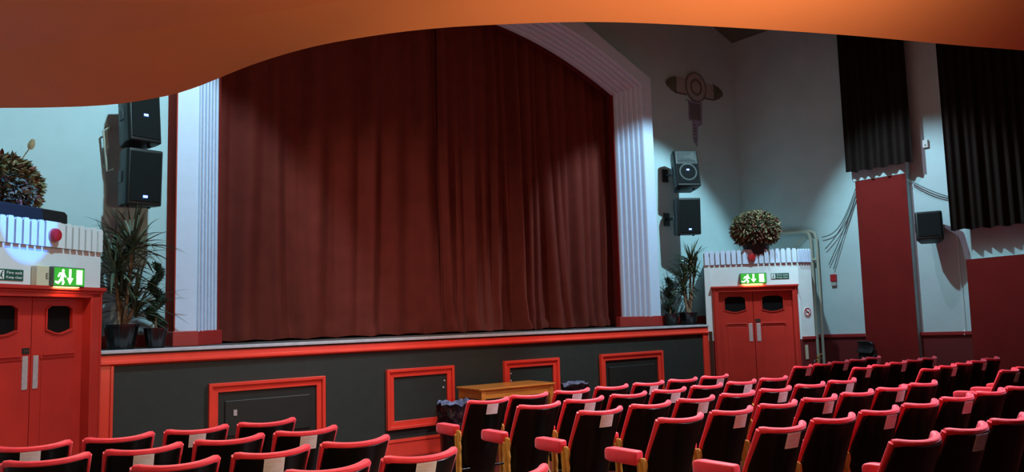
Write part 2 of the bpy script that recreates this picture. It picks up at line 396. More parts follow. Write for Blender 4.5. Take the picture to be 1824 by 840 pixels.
# red skirting with a sloped foot
g = G(); g.prism([(0, .21), (-.03, .205), (-.034, .18), (-.024, .17), (-.024, .02), (-.02, 0), (.01, 0), (.01, .21)], SX0, SX1, 'x')
stg(g, 'skirting', red_paint)
def access(x0, x1, z0, z1, recess, keyhole):
    w = .095
    g = G()
    # mitred moulding of two steps
    for (o_, i_, y) in ((0, .035, -.050), (.035, w, -.028)):
        a0, a1, b0, b1 = x0+o_, x1-o_, z0+o_, z1-o_; c0, c1, d0, d1 = x0+i_, x1-i_, z0+i_, z1-i_
        for q in ([(a0, b0), (a1, b0), (c1, d0), (c0, d0)], [(a1, b0), (a1, b1), (c1, d1), (c1, d0)], [(a1, b1), (a0, b1), (c0, d1), (c1, d1)], [(a0, b1), (a0, b0), (c0, d0), (c0, d1)]):
            g.prism([(S(p[0]), p[1]) for p in q], y, .001)
    fr = stg(g, 'access_panel_frame', red_paint, bevel=.004)
    g = G().box(S(x0+w), S(x1-w), -.006, .001, z0+w, z1-w)
    p = g.ob('access_panel', panel_black if recess else black_green, fr)
    if recess:
        G().box(S(x0+w+.07), S(x1-w-.07), -.024, -.006, z0+w+.06, z1-w-.09).ob('panel_board', panel_black, fr, bevel=.012)
    for (kx, kz) in keyhole:
        G().lathe([(.0001, 0), (.012, 0), (.012, .006), (.006, .009)], (S(kx), -.006, kz), 12, M=Matrix.Rotation(PI/2, 3, 'X')).ob('catch', steel, fr)
zt = EYE-.598
access(2.31, 3.555, .30, zt-.02, True, [])
stg(G().box(S(2.56), S(2.595), -.031, -.024, .66, .72), 'latch', steel)
access(4.31, 5.225, .325, zt-.002, False, [(5.10, .84), (5.085, .76)])
access(5.98, 6.89, .325, zt+.005, False, [(6.10, .86), (6.10, .77)])
access(7.645, 8.89, .30, zt+.006, True, [(8.68, .70)])
# brown post beside the right door
tag(G().box(9.965, 10.02, 8.44, 8.50, 0, EYE-.35).ob('corner_post', bronze, bevel=.006), 'narrow dark brown post between the stage end and right exit door frame', 'post')

# ---------------------------------------------------------------- door bulkheads (local x to the viewer's right, y into the wall)
ZT = EYE + .70        # underside of the fluted crown
def bulkhead(side):
    right = side == 'right'
    loc = (9.95, YS, 0) if right else (1.45*1 if False else 1.30, YS, 0); rz = R_(-45) if right else R_(45)
    sg = 1 if right else -1
    X = lambda s: sg*s
    def bx(g, s0, s1, y0, y1, z0, z1): a, b = sorted((X(s0), X(s1))); return g.box(a, b, y0, y1, z0, z1)
    Wd = 1.43 if right else 1.62
    d0, d1, gap = (.187, 1.33, .730) if right else (.16, 1.47, .805)
    f0, f1 = (.105, 1.395) if right else (.02, 1.60)
    zd = EYE + .27
    # wall with the door hole
    root = sempty('wall_exit_bulkhead_' + side, loc, rz)
    g = G(); T = .12
    bx(g, 0, d0, 0, T, 0, ZT); bx(g, d1, Wd, 0, T, 0, ZT); bx(g, d0, d1, 0, T, zd, ZT)
    g.ob('wall_face', bulk_white, root)
    # other faces of the volume, in world coordinates turned to local
    M = (Matrix.Translation(loc) @ Matrix.Rotation(rz, 4, 'Z')).inverted()
    mir = (lambda x: x) if right else (lambda x: 2*CX-x)
    end = M.inverted() @ Vector((X(Wd), 0, 0))
    if right: foot = [(9.95, 8.5), (end.x, end.y), (11.22, 7.43), (12.12, 8.10), (12.12, 9.4), (11.03, 9.4)]
    else: foot = [(1.30, 8.5), (end.x, end.y), (XL, end.y-.1), (XL, 9.4), (.38, 9.4)]
    fl = [M @ Vector((p[0], p[1], 0)) for p in foot]
    g = G()
    for i in range(1, len(fl)):
        a, b = fl[i], fl[(i+1) % len(fl)]; d = (b-a).normalized(); n = Vector((-d.y, d.x, 0))*(.1 if right else -.1)
        z1 = ZT if i in (1, 2) else (ZT+.12)
        g.prism([(p.x, p.y) for p in (a, b, b+n, a+n)], 0, z1, 'z')
    g.ob('wall_return', bulk_white, root)
    cen = sum(fl, Vector())/len(fl)
    g = G().prism([(p.x, p.y) for p in [cen + (q-cen)*.985 for q in fl]], ZT-.02, ZT+.12, 'z'); g.ob('wall_top', bulk_white, root)
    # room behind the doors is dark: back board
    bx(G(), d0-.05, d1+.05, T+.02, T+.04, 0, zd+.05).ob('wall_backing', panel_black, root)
    # fluted crown: fins with rounded tops, with slots between
    g = G(); pitch = .084; n = int(Wd/pitch); 
    disc = .74 if right else .67
    def fin(g, P0, d, nrm, w, z0, z1):
        prof = [(-w/2, z0), (w/2, z0), (w/2, z1-.02), (w*.3, z1), (-w*.3, z1), (-w/2, z1-.02)]
        vs = [P0 + d*a + nrm*q + Vector((0, 0, b)) for q in (0, .028) for a, b in prof]
        k = len(prof); g.add(vs, [tuple(range(k)), tuple(range(k, 2*k))[::-1]] + [(i, (i+1) % k, (i+1) % k+k, i+k) for i in range(k)])
    zf1 = EYE + .915
    for i in range(n):
        s_ = .045 + i*(Wd-.09)/(n-1)
        if abs(s_-disc) < .075: continue
        fin(g, Vector((X(s_), -.028, 0)), Vector((1, 0, 0)), Vector((0, 1, 0)), .063, ZT-.005, zf1 + (.006 if i % 2 else 0))
    a, b = sorted((X(disc-.09), X(disc+.09))); g.box(a, b, -.03, 0, ZT-.005, zf1+.005)
    fa, fb = a, b = fl[1], fl[2]; d = (b-a); L = d.length; d.normalize(); nn = Vector((-d.y, d.x, 0)); nn = nn if nn.y < 0 else -nn
    k = int(L/.045) if right else int(L/.084)
    for i in range(k):
        fin(g, a + d*(L*(i+.5)/k) + nn*.028, d, -nn, L/k*.72, ZT-.005, zf1-.01)
    g.ob('wall_fluted_crown', bulk_white if not right else gloss_white, root)
    g = G(); bx(g, .0, Wd, .0, .03, ZT-.01, zf1-.03); g.ob('wall_crown_backing', plaster, root)
    if right:
        g = G()
        g.prism([(p.x, p.y) for p in (a, b, b-nn*.03, a-nn*.03)], ZT-.01, zf1-.03, 'z'); g.ob('wall_crown_backing', plaster, root)
        g = G(); g.box(0, f0, -.012, 0, 0, 1.12).box(f1, Wd, -.012, 0, 0, 1.12); g.ob('wall_dado', dado_red, root)
        # dado on the return face
        zf = 1.12
        g = G(); g.prism([(p.x, p.y) for p in (a, b, b+nn*.012, a+nn*.012)], 0, zf, 'z'); g.ob('wall_dado', dado_red, root)
        g = G(); g.prism([(p.x, p.y) for p in (a, b, b+nn*.03, a+nn*.03)], zf-.01, zf+.04, 'z'); g.ob('wall_dado_rail', dado_rail, root, bevel=.006)
    # door
    door = sempty('door_2' if right else 'door_1', loc, rz)
    g = G(); zfr = EYE + .355
    bx(g, f0, d0+.012, -.045, .10, 0, zfr-.01); bx(g, d1-.012, f1, -.045, .10, 0, zfr-.01); bx(g, f0, f1, -.045, .10, zd-.012, zfr-.02)
    g.ob('door_frame', door_red, door, bevel=.006)
    g = G(); bx(g, f0-.02, f1+.02, -.075, .0, zfr-.035, zfr); bx(g, f0-.01, f1+.01, -.055, .0, zfr-.06, zfr-.035)
    bx(g, f0+.02, f0+.035, -.058, -.04, 0, zfr-.05); bx(g, f1-.035, f1-.02, -.058, -.04, 0, zfr-.05)
    g.ob('door_frame_moulding', door_red, door, bevel=.008)
    for li, (a, b) in enumerate(((d0+.014, gap-.004), (gap+.004, d1-.014))):
        y0, y1 = .045, .085
        x0, x1 = sorted((X(a), X(b))); cx = (x0+x1)/2; ww = min(.315, (x1-x0)-.20)
        if li == 0: cx += sg*(-.01)
        z0, z1 = EYE-.02, EYE+.185
        hexa = [(cx-ww/2, z0), (cx-ww*.2, z0-.028), (cx, z0-.036), (cx+ww*.2, z0-.028), (cx+ww/2, z0), (cx+ww/2, z1-.03), (cx+ww*.33, z1), (cx-ww*.33, z1), (cx-ww/2, z1-.03)]
        # leaf with a real window hole: build as ring between outer rectangle and window polygon
        g = G(); zb, zt_ = .012, zd-.016
        outer = [(x0, z0-.1), (cx-ww*.2, z0-.1), (cx, z0-.1), (cx+ww*.2, z0-.1), (x1, z0-.1), (x1, zt_), (cx+ww*.33, zt_), (cx-ww*.33, zt_), (x0, zt_)]
        n = len(hexa)
        for i in range(n):
            j = (i+1) % n; g.prism([outer[i], outer[j], hexa[j], hexa[i]], y0, y1)
        g.box(x0, x1, y0, y1, zb, z0-.1)
        leaf = g.ob('door_leaf', door_red, door)
        G().prism([(cx+(p[0]-cx)*1.02, p[1]) for p in hexa], y0+.018, y0+.024).ob('window_pane', dark_glass, leaf)
        g = G()
        for i in range(n):
            j = (i+1) % n; s_ = lambda p, k: (cx+(p[0]-cx)*k, (z0+z1)/2+(p[1]-(z0+z1)/2)*k)
            g.prism([hexa[i], hexa[j], s_(hexa[j], 1.09), s_(hexa[i], 1.09)], y0-.012, y0+.004)
        g.ob('window_beading', door_red, leaf)
        # raised lower panel with a ledge moulding over it
        g = G(); g.box(x0+.10, x1-.10, y0-.010, y0+.002, EYE-.272, EYE-.232); g.box(x0+.12, x1-.12, y0-.022, y0+.002, EYE-.244, EYE-.232)
        g.box(x0+.12, x1-.12, y0-.006, y0+.002, .25, EYE-.29); g.ob('leaf_panel', door_red, leaf, bevel=.003)
        # push plate beside the gap
        px0 = gap-.085 if li == 0 else gap+.034
        a_, b_ = sorted((X(px0), X(px0+.058 if li == 0 else px0+.062)))
        G().box(a_, b_, y0-.006, y0+.001, EYE-.52, EYE-.24).ob('push_plate', steel, leaf, bevel=.002)
        if li == (1 if right else 1):
            a_, b_ = sorted((X(gap+.02), X(gap+.10)))
            pl = G().box(a_, b_, y0-.005, y0+.001, EYE-.222, EYE-.172).ob('number_plate', panel_black, leaf)
            G().box(a_+.012, b_-.012, y0-.0065, y0-.004, EYE-.208, EYE-.186).ob('plate_print', bronze, leaf)
    # exit sign
    sc, sz = ((.738), EYE+.462) if right else (.546, EYE+.435)
    sw, sh, sd = (.40, .165, .055) if right else (.395, .172, .06)
    Mx = Matrix.Translation(loc) @ Matrix.Rotation(rz, 4, 'Z')
    w = Mx @ Vector((X(sc), -.04, sz-sh/2))
    es = thing('exit_sign', ('lit green running man exit sign above the right pair of red doors' if right else 'lit green running man exit sign above the left pair of red doors'), 'exit sign', w, rz, 'lit exit signs')
    G().box(-sw/2, sw/2, -sd, .035, 0, sh).ob('housing', sign_body, es, bevel=.004)
    if not right:
        w2 = G().box(-sw/2-.145, -sw/2-.001, -.02, .035, .0, sh+.0).ob('battery_box', cream, es, bevel=.004)
        tx = text_ob('battery_label', 'E', .07, sign_body, es, (-sw/2-.03, -.023, sh*.5), (PI/2, 0, 0))
    G().box(-sw/2+.008, sw/2-.008, -sd-.003, -sd+.001, .008, sh-.008).ob('green_face', green_lit, es)
    # pictograms: running man, arrow, door
    g = G(); y0, y1 = -sd-.006, -sd-.002
    def poly(g, pts): g.prism([(x*sw, z*sh) for x, z in pts], y0, y1)
    hd = [(-.215+.035*cos(a*PI/5), .80+.085*sin(a*PI/5)) for a in range(10)]; poly(g, hd)
    poly(g, [(-.33, .70), (-.20, .72), (-.19, .62), (-.31, .60)]); poly(g, [(-.27, .70), (-.17, .70), (-.22, .36), (-.30, .36)])
    poly(g, [(-.20, .70), (-.12, .52), (-.145, .46), (-.22, .60)]); poly(g, [(-.33, .70), (-.38, .50), (-.35, .47), (-.30, .64)])
    poly(g, [(-.30, .40), (-.24, .36), (-.36, .12), (-.46, .20), (-.45, .28), (-.37, .24)]); poly(g, [(-.27, .38), (-.21, .38), (-.17, .22), (-.21, .08), (-.25, .10), (-.225, .22)])
    g.ob('running_figure', sign_lit, es)
    g = G(); poly(g, [(-.025, .9), (.035, .9), (.035, .42), (-.025, .42)]); poly(g, [(-.09, .44), (.10, .44), (.005, .12)]); g.ob('arrow', sign_lit, es)
    g = G(); poly(g, [(.22, .14), (.40, .14), (.40, .88), (.22, .88)]); g.ob('doorway', sign_lit, es)
    G().box(-sw/2+.03, sw/2-.06, -sd+.006, .02, -.004, .001).ob('lower_diffuser', warm_diffuser, es)
    ll = bpy.data.lights.new('sign_tube', 'AREA'); ll.shape = 'RECTANGLE'; ll.size = .3; ll.size_y = .04; ll.energy = 1.6; ll.color = (1, .55, .25)
    lo = bpy.data.objects.new('sign_tube', ll); C.objects.link(lo); lo.parent = es; lo.location = (0, -.045, -.006)
    # fire exit notice
    nw, nh = .272, .092
    w = Mx @ Vector(((1.155, -.001, EYE+.44) if right else (-1.11, -.001, EYE+.387)))
    fn = thing('fire_exit_notice', ('green fire exit keep clear notice beside the lit sign on the right bulkhead' if right else 'green fire exit keep clear notice on the left bulkhead, cut by the photo edge'), 'sign', w, rz, 'fire exit notices')
    G().box(-nw/2, nw/2, -.004, 0, 0, nh).ob('board', green_board, fn)
    G().box(-nw/2+.008, -nw/2+.065, -.006, -.003, .010, nh-.010).ob('pictogram_panel', sign_white, fn)
    g = G(); k = nw/2
    q = [(-.052*1+.0, 0)]
    g.prism([(-k+.046+.007*cos(a), .070+.007*sin(a)) for a in [i*PI/4 for i in range(8)]], -.008, -.005)
    g.prism([(-k+.030, .062), (-k+.046, .060), (-k+.040, .040), (-k+.052, .018), (-k+.044, .015), (-k+.032, .036), (-k+.020, .024), (-k+.014, .030), (-k+.028, .044)], -.008, -.005)
    g.ob('pictogram_figure', green_board, fn)
    text_ob('notice_text', 'Fire exit', .036, sign_white, fn, (.036, -.006, .064), (PI/2, 0, 0), width=.165)
    text_ob('notice_text', 'Keep clear', .030, sign_white, fn, (.036, -.006, .026), (PI/2, 0, 0), width=.172)
    # round red sounder on the crown
    w = Mx @ Vector((X(disc), -.03, EYE+.80))
    al = thing('fire_alarm_sounder', ('round red fire alarm sounder on the fluted crown above the right doors' if right else 'round red fire alarm sounder on the blue lit crown above the left doors'), 'alarm', w, rz, 'round fire alarm sounders')
    MX = Matrix.Rotation(PI/2, 3, 'X')
    G().lathe([(.0001, 0), (.058, 0), (.058, .03), (.052, .042), (.0001, .05)], (0, 0, 0), 24, M=MX).ob('dome', alarm_red, al, smooth=30)
    G().lathe([(.0001, 0), (.064, 0), (.064, .012), (.0001, .012)], (0, 0, 0), 24, M=MX).ob('back_ring', mat('alarm_back_ring', (.5, .3, .3), .5), al, smooth=30)
    return Mx, fl, fa, fb, nn
MR, flR, aR, bR, nR = bulkhead('right')
ML, flL, _, _, _ = bulkhead('left')

# ---------------------------------------------------------------- right side wall
def sloped(name, y0, y1, x0, x1, za, zb, m_, bevel=0):
    # dado pieces follow the rake of the floor: za/zb are heights above the floor
    g = G(); vs = [(x, y, (fz(y) if 0 else 0)+z) for y in (y0, y1) for x, z in ((x0, za(y)), (x1, za(y)), (x1, zb(y)), (x0, zb(y)))]
    g.add(vs, [(0, 1, 2, 3), (4, 7, 6, 5), (0, 4, 5, 1), (1, 5, 6, 2), (2, 6, 7, 3), (3, 7, 4, 0)]); return struct(g.ob(name, m_, bevel=bevel))
zdado = lambda y: EYE - .50 + .025*max(0, 8.26-y)
sloped('wall_right_dado', -4, 7.9, XR-.015, XR+.01, lambda y: 0, lambda y: zdado(y)-.02, dado_red)
sloped('trim_10', -4, 7.9, XR-.045, XR, lambda y: zdado(y)-.035, lambda y: zdado(y)+.02, dado_rail, .008)
sloped('trim_11', 7.9, 8.09, XR-.045, XR, lambda y: zdado(y)-.035, lambda y: zdado(y)+.02, dado_rail, .008)
sloped('wall_right_dado_end', 7.9, 8.09, XR-.015, XR+.01, lambda y: 0, lambda y: zdado(y)-.02, dado_red)
def pilaster(name, y0, y1, zt_):
    p = sempty(name, (0, 0, 0)); x = XR-.11
    G().box(x, XR+.01, y0, y1, 0, zt_).ob('wall_core', side_wall, p)
    G().box(x-.006, x, y0, y1, 0, zt_-.0).ob('wall_red_face', deep_red, p); return p
pilaster('wall_pilaster_near_stage', 6.22, 7.05, EYE+1.99)
G_ = G().box(XR-.125, XR+.01, 6.20, 7.10, EYE+1.985, EYE+2.35).ob('trim_12', side_wall, bevel=.01); struct(G_)
p = sempty('wall_pilaster_under_window', (0, 0, 0))
g = G(); g.prism([(5.46, 0), (5.45, EYE+.61), (4.73, EYE+.63), (2.2, EYE+.70), (2.2, 0)], XR-.09, XR+.01, 'x'); g.ob('wall_core', side_wall, p)
g = G(); g.prism([(5.46, 0), (5.45, EYE+.61), (4.73, EYE+.63), (2.2, EYE+.70), (2.2, 0)], XR-.097, XR-.09, 'x'); g.ob('wall_red_face', deep_red, p)
# tall curtains hung on the side wall
def drape(name, y0, y1, z0, z1, label, seed):
    r = random.Random(seed); ph = [r.uniform(0, 6) for _ in range(4)]
    def f(a, b):
        y = y1 + (y0-y1)*a; n = (y1-y0)
        x = XR-.27 - .032*sin(2*PI*y/.125+ph[0]+.6*sin(y*5+ph[1])) - .014*sin(2*PI*y/.31+ph[2]) + .01*(1-b)*sin(y*23)
        return (x, y, z0 + (z1-z0)*b + (0.012*sin(2*PI*y/.23+ph[3]) if b == 0 else 0))
    t = thing(name, label, 'curtain', (0, 0, 0))
    G().slab(lambda a, b: f(a, b), lambda a, b: (.008, 0, 0), int((y1-y0)*110), 8).ob('cloth', dark_velvet, t, smooth=60)
    g = G(); g.tube([(XR-.27, y0-.05, z1), (XR-.27, y1+.05, z1)], .018, 10); g.tube([(XR-.27, y0, z1), (XR, y0, z1)], .012, 8); g.tube([(XR-.27, y1, z1), (XR, y1, z1)], .012, 8)
    g.ob('curtain_rail', black_metal, t)
    return t
drape('window_curtain', 6.04, 7.09, EYE+2.12, EYE+4.95, 'long dark brown curtain hanging high on the side wall above the narrow red pilaster', 3)
drape('window_curtain', 2.6, 5.55, EYE+1.03, EYE+4.95, 'wide dark brown curtain at the right photo edge above the broad red panel', 5)
# pull cords
for k, (y, lab) in enumerate(((7.09, 'thin white pull cord hanging on the side wall left of the narrow red pilaster'), (5.58, 'thin white pull cord hanging on the side wall beside the broad red panel'))):
    t = thing('curtain_pull_cord', lab, 'cord', (0, 0, 0), 0, 'curtain pull cords')
    G().tube([(XR-.03, y, EYE+(2.1 if k == 0 else 1.0)), (XR-.03, y, EYE-.43)], .004, 6).ob('cord', sign_white, t)
    G().lathe([(.004, .07), (.012, .06), (.017, 0), (.0001, 0)], (XR-.03, y, EYE-.5+(.01 if k == 0 else .035)), 12).ob('weight', sign_white, t, smooth=40)
# pipes
t = thing('heating_pipes', 'pair of grey painted pipes running down the side wall beside the bulkhead', 'pipes')
py1, py2 = at_x(1450, 520, XR-.07).y, at_x(1460, 520, XR-.07).y
for y in (py1, py2):
    x = XR-.07; G().tube([(x, y, .02), (x, y, EYE+1.15), (x, y+.03, EYE+1.24), (x, y+.12, EYE+1.28), (x, 8.75, EYE+1.28+(.04 if y == py1 else 0))], .028 if y == py1 else .024, 12).ob('pipe', pipe_m, t, smooth=50)
G().tube([(XR-.07, py1, EYE+.78), (XR-.07, py2, EYE+.78)], .03, 10).ob('joint', pipe_m, t)
G().tube([(XR-.05, 7.95, EYE+1.28), (XR-.05, 8.3, EYE+1.02)], .012, 8).ob('stay', pipe_m, t)
# hanging cables
def cable(name, label, runs, r):
    t = thing(name, label, 'cables')
    for a, b, sag in runs:
        a, b = Vector(a), Vector(b); G().tube([a.lerp(b, i/12) + Vector((0, 0, -sag*sin(PI*i/12))) for i in range(13)], r, 6).ob('cable', cable_m, t, smooth=60)
cable('hanging_cables', 'bundle of grey cables drooping from the curtain corner to the pipes', [((XR-.06, 7.06, EYE+1.86), (XR-.05, 7.70, EYE+.95), .12), ((XR-.05, 7.06, EYE+1.83), (XR-.04, 7.66, EYE+.68), .04), ((XR-.04, 7.06, EYE+1.83), (XR-.04, 7.58, EYE+.60), -.02), ((XR-.06, 7.07, EYE+1.9), (XR-.05, 7.75, EYE+1.15), .22)], .007)
cable('slack_cable', 'slack grey cable strung between the two dark wall curtains', [((XR-.115, 6.20, EYE+1.90), (XR-.03, 5.60, EYE+1.53), .03), ((XR-.115, 6.20, EYE+1.88), (XR-.03, 5.58, EYE+1.50), .045)], .008)
# small wall fittings
t = thing('fire_call_point', 'small red fire alarm call point on the side wall right of the pipes', 'alarm', (XR, 7.60, EYE+.42))
G().box(-.045, 0, -.05, .05, -.02, .10).ob('case', alarm_red, t, bevel=.006); G().box(-.035, 0, -.045, .045, -.09, -.025).ob('lower_plate', plaster, t, bevel=.004)
t = thing('wall_sensor', 'small pale box sensor high between the two dark curtains', 'sensor', (XR, 5.93, EYE+2.34))
G().box(-.04, 0, -.04, .04, 0, .12).ob('case', mat('pale_plastic', (.55, .54, .52), .5), t, bevel=.008); G().lathe([(.0001, 0), (.016, 0), (.01, .01)], (-.041, 0, .04), 12, M=Matrix.Rotation(-PI/2, 3, 'Y')).ob('lens', plaster, t)
# no smoking sign, notice strip, extinguisher on the return face of the right bulkhead
def onB(f, off, z): p = aR.lerp(bR, f) + nR*off; q = MR @ Vector((p.x, p.y, 0)); return (q.x, q.y, z)
dB = (MR.to_3x3() @ (bR-aR)).normalized(); rzB = math.atan2(dB.y, dB.x)
t = thing('no_smoking_sign', 'round red and white no smoking sign beside the right exit doors', 'sign', onB(.52, .003, EYE-.085), rzB)
G().lathe([(.0001, 0), (.078, 0), (.078, .003), (.0001, .003)], (0, 0, 0), 28, M=Matrix.Rotation(PI/2, 3, 'X')).ob('disc', sign_white, t)
g = G()
for i in range(28):
    a, b = 2*PI*i/28, 2*PI*(i+1)/28; g.prism([(.052*cos(a), .052*sin(a)), (.066*cos(a), .066*sin(a)), (.066*cos(b), .066*sin(b)), (.052*cos(b), .052*sin(b))], -.006, -.003)
g.prism([(-.045, .035), (-.035, .045), (.045, -.035), (.035, -.045)], -.0065, -.003); g.ob('red_ring', alarm_red, t)
G().prism([(-.035, -.008), (.030, -.008), (.030, .006), (-.035, .006)], -.005, -.003).ob('cigarette', panel_black, t)
t = tag(G().box(-.028, .028, -.004, 0, -.11, .11).ob('notice_strip', mat('cream_notice', (.45, .38, .28), .6)), 'narrow cream notice strip on the dado beside the right exit doors', 'sign'); t.location = onB(.25, .014, EYE-.70); t.rotation_euler = (0, 0, rzB)
t = thing('fire_extinguisher', 'red fire extinguisher with brass valve against the dado beside the pipes', 'fire extinguisher', onB(.72, .10, fz(7.3)), rzB)
G().lathe([(.0001, 0), (.075, 0), (.08, .02), (.08, .62), (.07, .67), (.035, .71), (.025, .73), (.0001, .73)], (0, 0, 0), 24).ob('cylinder', ext_red, t, smooth=50)
g = G(); g.lathe([(.02, .73), (.02, .78), (.012, .79), (.012, .82), (.0001, .82)], (0, 0, 0), 12); g.ob('valve', brass, t, smooth=40)
g = G(); g.obox((.03, -.01, .84), (.11, .02, .012), Matrix.Rotation(-.5, 3, 'Y')); g.obox((.03, -.01, .80), (.09, .02, .012), Matrix.Rotation(.2, 3, 'Y')); g.ob('handle', brass, t, bevel=.002)
G().tube([(-.02, 0, .77), (-.07, -.02, .78), (-.10, -.02, .70), (-.095, -.02, .4), (-.09, -.02, .3)], .009, 8).ob('hose', black_metal, t, smooth=60)
G().box(-.05, .05, -.083, -.07, .46, .60).ob('label_panel', sign_white, t)

# ---------------------------------------------------------------- wall emblem (painted plaster relief)
t = thing('wall_emblem', 'round stone coloured plaster emblem with side wings and hanging tassel on stage wall', 'emblem', (10.99, YW, EYE+3.97))
MX = Matrix.Rotation(PI/2, 3, 'X')
def ring(g, r0, r1, y0, y1, n=36):
    for i in range(n):
        a, b = 2*PI*i/n, 2*PI*(i+1)/n; g.prism([(r0*cos(a), r0*sin(a)), (r1*cos(a), r1*sin(a)), (r1*cos(b), r1*sin(b)), (r0*cos(b), r0*sin(b))], y0, y1)
G().lathe([(.0001, 0), (.265, 0), (.265, .03), (.0001, .03)], (0, 0, 0), 36, M=MX).ob('disc', plaster, t)
g = G(); ring(g, .25, .272, -.042, -.028); g.ob('outer_ring', plaster_d, t); g = G(); ring(g, .125, .152, -.046, -.028); g.ob('inner_ring', plaster_d, t)
g = G(); ring(g, .152, .25, -.036, -.028); g.ob('ring_band', plaster, t); G().lathe([(.0001, 0), (.12, 0), (.10, .05), (.0001, .06)], (0, 0, 0), 30, M=MX).ob('boss', plaster, t, smooth=40)
for sg in (-1, 1):
    g = G(); a, b = sorted((sg*.24, sg*.50)); g.box(a, b, -.022, 0, -.15, .12); g.ob('wing', plaster, t, bevel=.004)
    g = G(); x0 = sg*.50; pts = [(x0, .13)] + [(x0+sg*(.06+.18*sin(PI*i/10)+(.02 if i % 2 else 0)), .12-.27*i/10) for i in range(1, 10)] + [(x0, -.17)]; g.prism(pts, -.028, 0); g.ob('leaf_end', plaster_o, t)
    g = G(); a, b = sorted((sg*.24, sg*.50)); g.box(a, b, -.03, -.005, -.172, -.15); g.ob('wing_edge', plaster_d, t)
g = G(); g.prism([(-.27, -.26), (-.19, -.26), (-.19, -.62), (-.10, -.62), (-.10, -.98), (-.02, -1.08), (.02, -.72), (.14, -.66), (.16, -.26)], -.022, 0); g.ob('tassel', plaster_v, t)
g = G()
for i in range(7): g.box(-.17+i*.04, -.155+i*.04, -.032, -.02, -.60, -.30)
for i in range(6): g.box(-.10, -.04, -.03, -.02, -.70-.06*i, -.685-.06*i)
g.ob('tassel_strokes', plaster_d, t)

# ---------------------------------------------------------------- main stage curtain
def main_curtain(x0, x1, folds, amp, seed, label, flare):
    r = random.Random(seed)
    # folds: list of (centre, width, depth); built as pleats of varied width
    xs = []; x = x0
    while x < x1:
        w = r.uniform(*folds); xs.append((x, w, r.uniform(.3, 1)*amp*min(1.15, w/((folds[0]+folds[1])/2)), r.uniform(-1, 1))); x += w
    nz = 26
    ztop = EYE+4.75
    def depth(x, tz):
        d = 0
        for (a, w, h, sk) in xs:
            xx = x + flare*sk*(tz**2.2)*.16
            if a <= xx < a+w:
                u = (xx-a)/w; d += h*(.5-.5*cos(2*PI*u))**(.75+.3*sk)
        return d
    def f(a, b):
        x = x0 + (x1-x0)*a; tz = 1-b         # b=0 bottom
        k = .45 + .55*tz**.6
        y = 9.70 - depth(x, tz)*k - amp*.35*(.5+.5*sin(x*9.1+seed*2+1.3*sin(x*2.3)+.5*tz)) - .02*sin(x*3.1+seed) - .012*sin(x*19+tz*3+seed)*tz
        zb = ZS + .012 + .018*abs(sin(x*7.3+seed))
        z = zb + (ztop-zb)*b
        if b < .02: y -= .05 + .03*sin(x*11)
        elif b < .06: y -= .022
        return (x, y, z)
    bs = [0, .012, .03, .05] + [.05+.95*(i/22) for i in range(1, 23)]
    nu = int((x1-x0)/.008)
    t = thing('stage_curtain', label, 'curtain', ((x0+x1)/2, 9.6, ZS), 0, 'main stage curtains'); ox, oy, oz = t.location
    g = G(); g.slab(lambda a, b: tuple(Vector(f(a, bs[round(b*25)])) - Vector((ox, oy, oz))), lambda a, b: (0, .012, 0), nu, 25)
    g.ob('cloth', velvet, t, smooth=75)
    G().box(x0-ox, x1-ox, .02, .06, ztop-oz, ztop-oz+.05).ob('heading_track', black_metal, t)
main_curtain(CX-HW_I-.22, 5.81, (.16, .46), .16, 4, 'left half of the maroon velvet stage curtain hanging in shallow folds', 1.0)
main_curtain(5.73, CX+HW_I+.22, (.11, .27), .27, 9, 'right half of the maroon velvet stage curtain hanging in deep folds', .8)

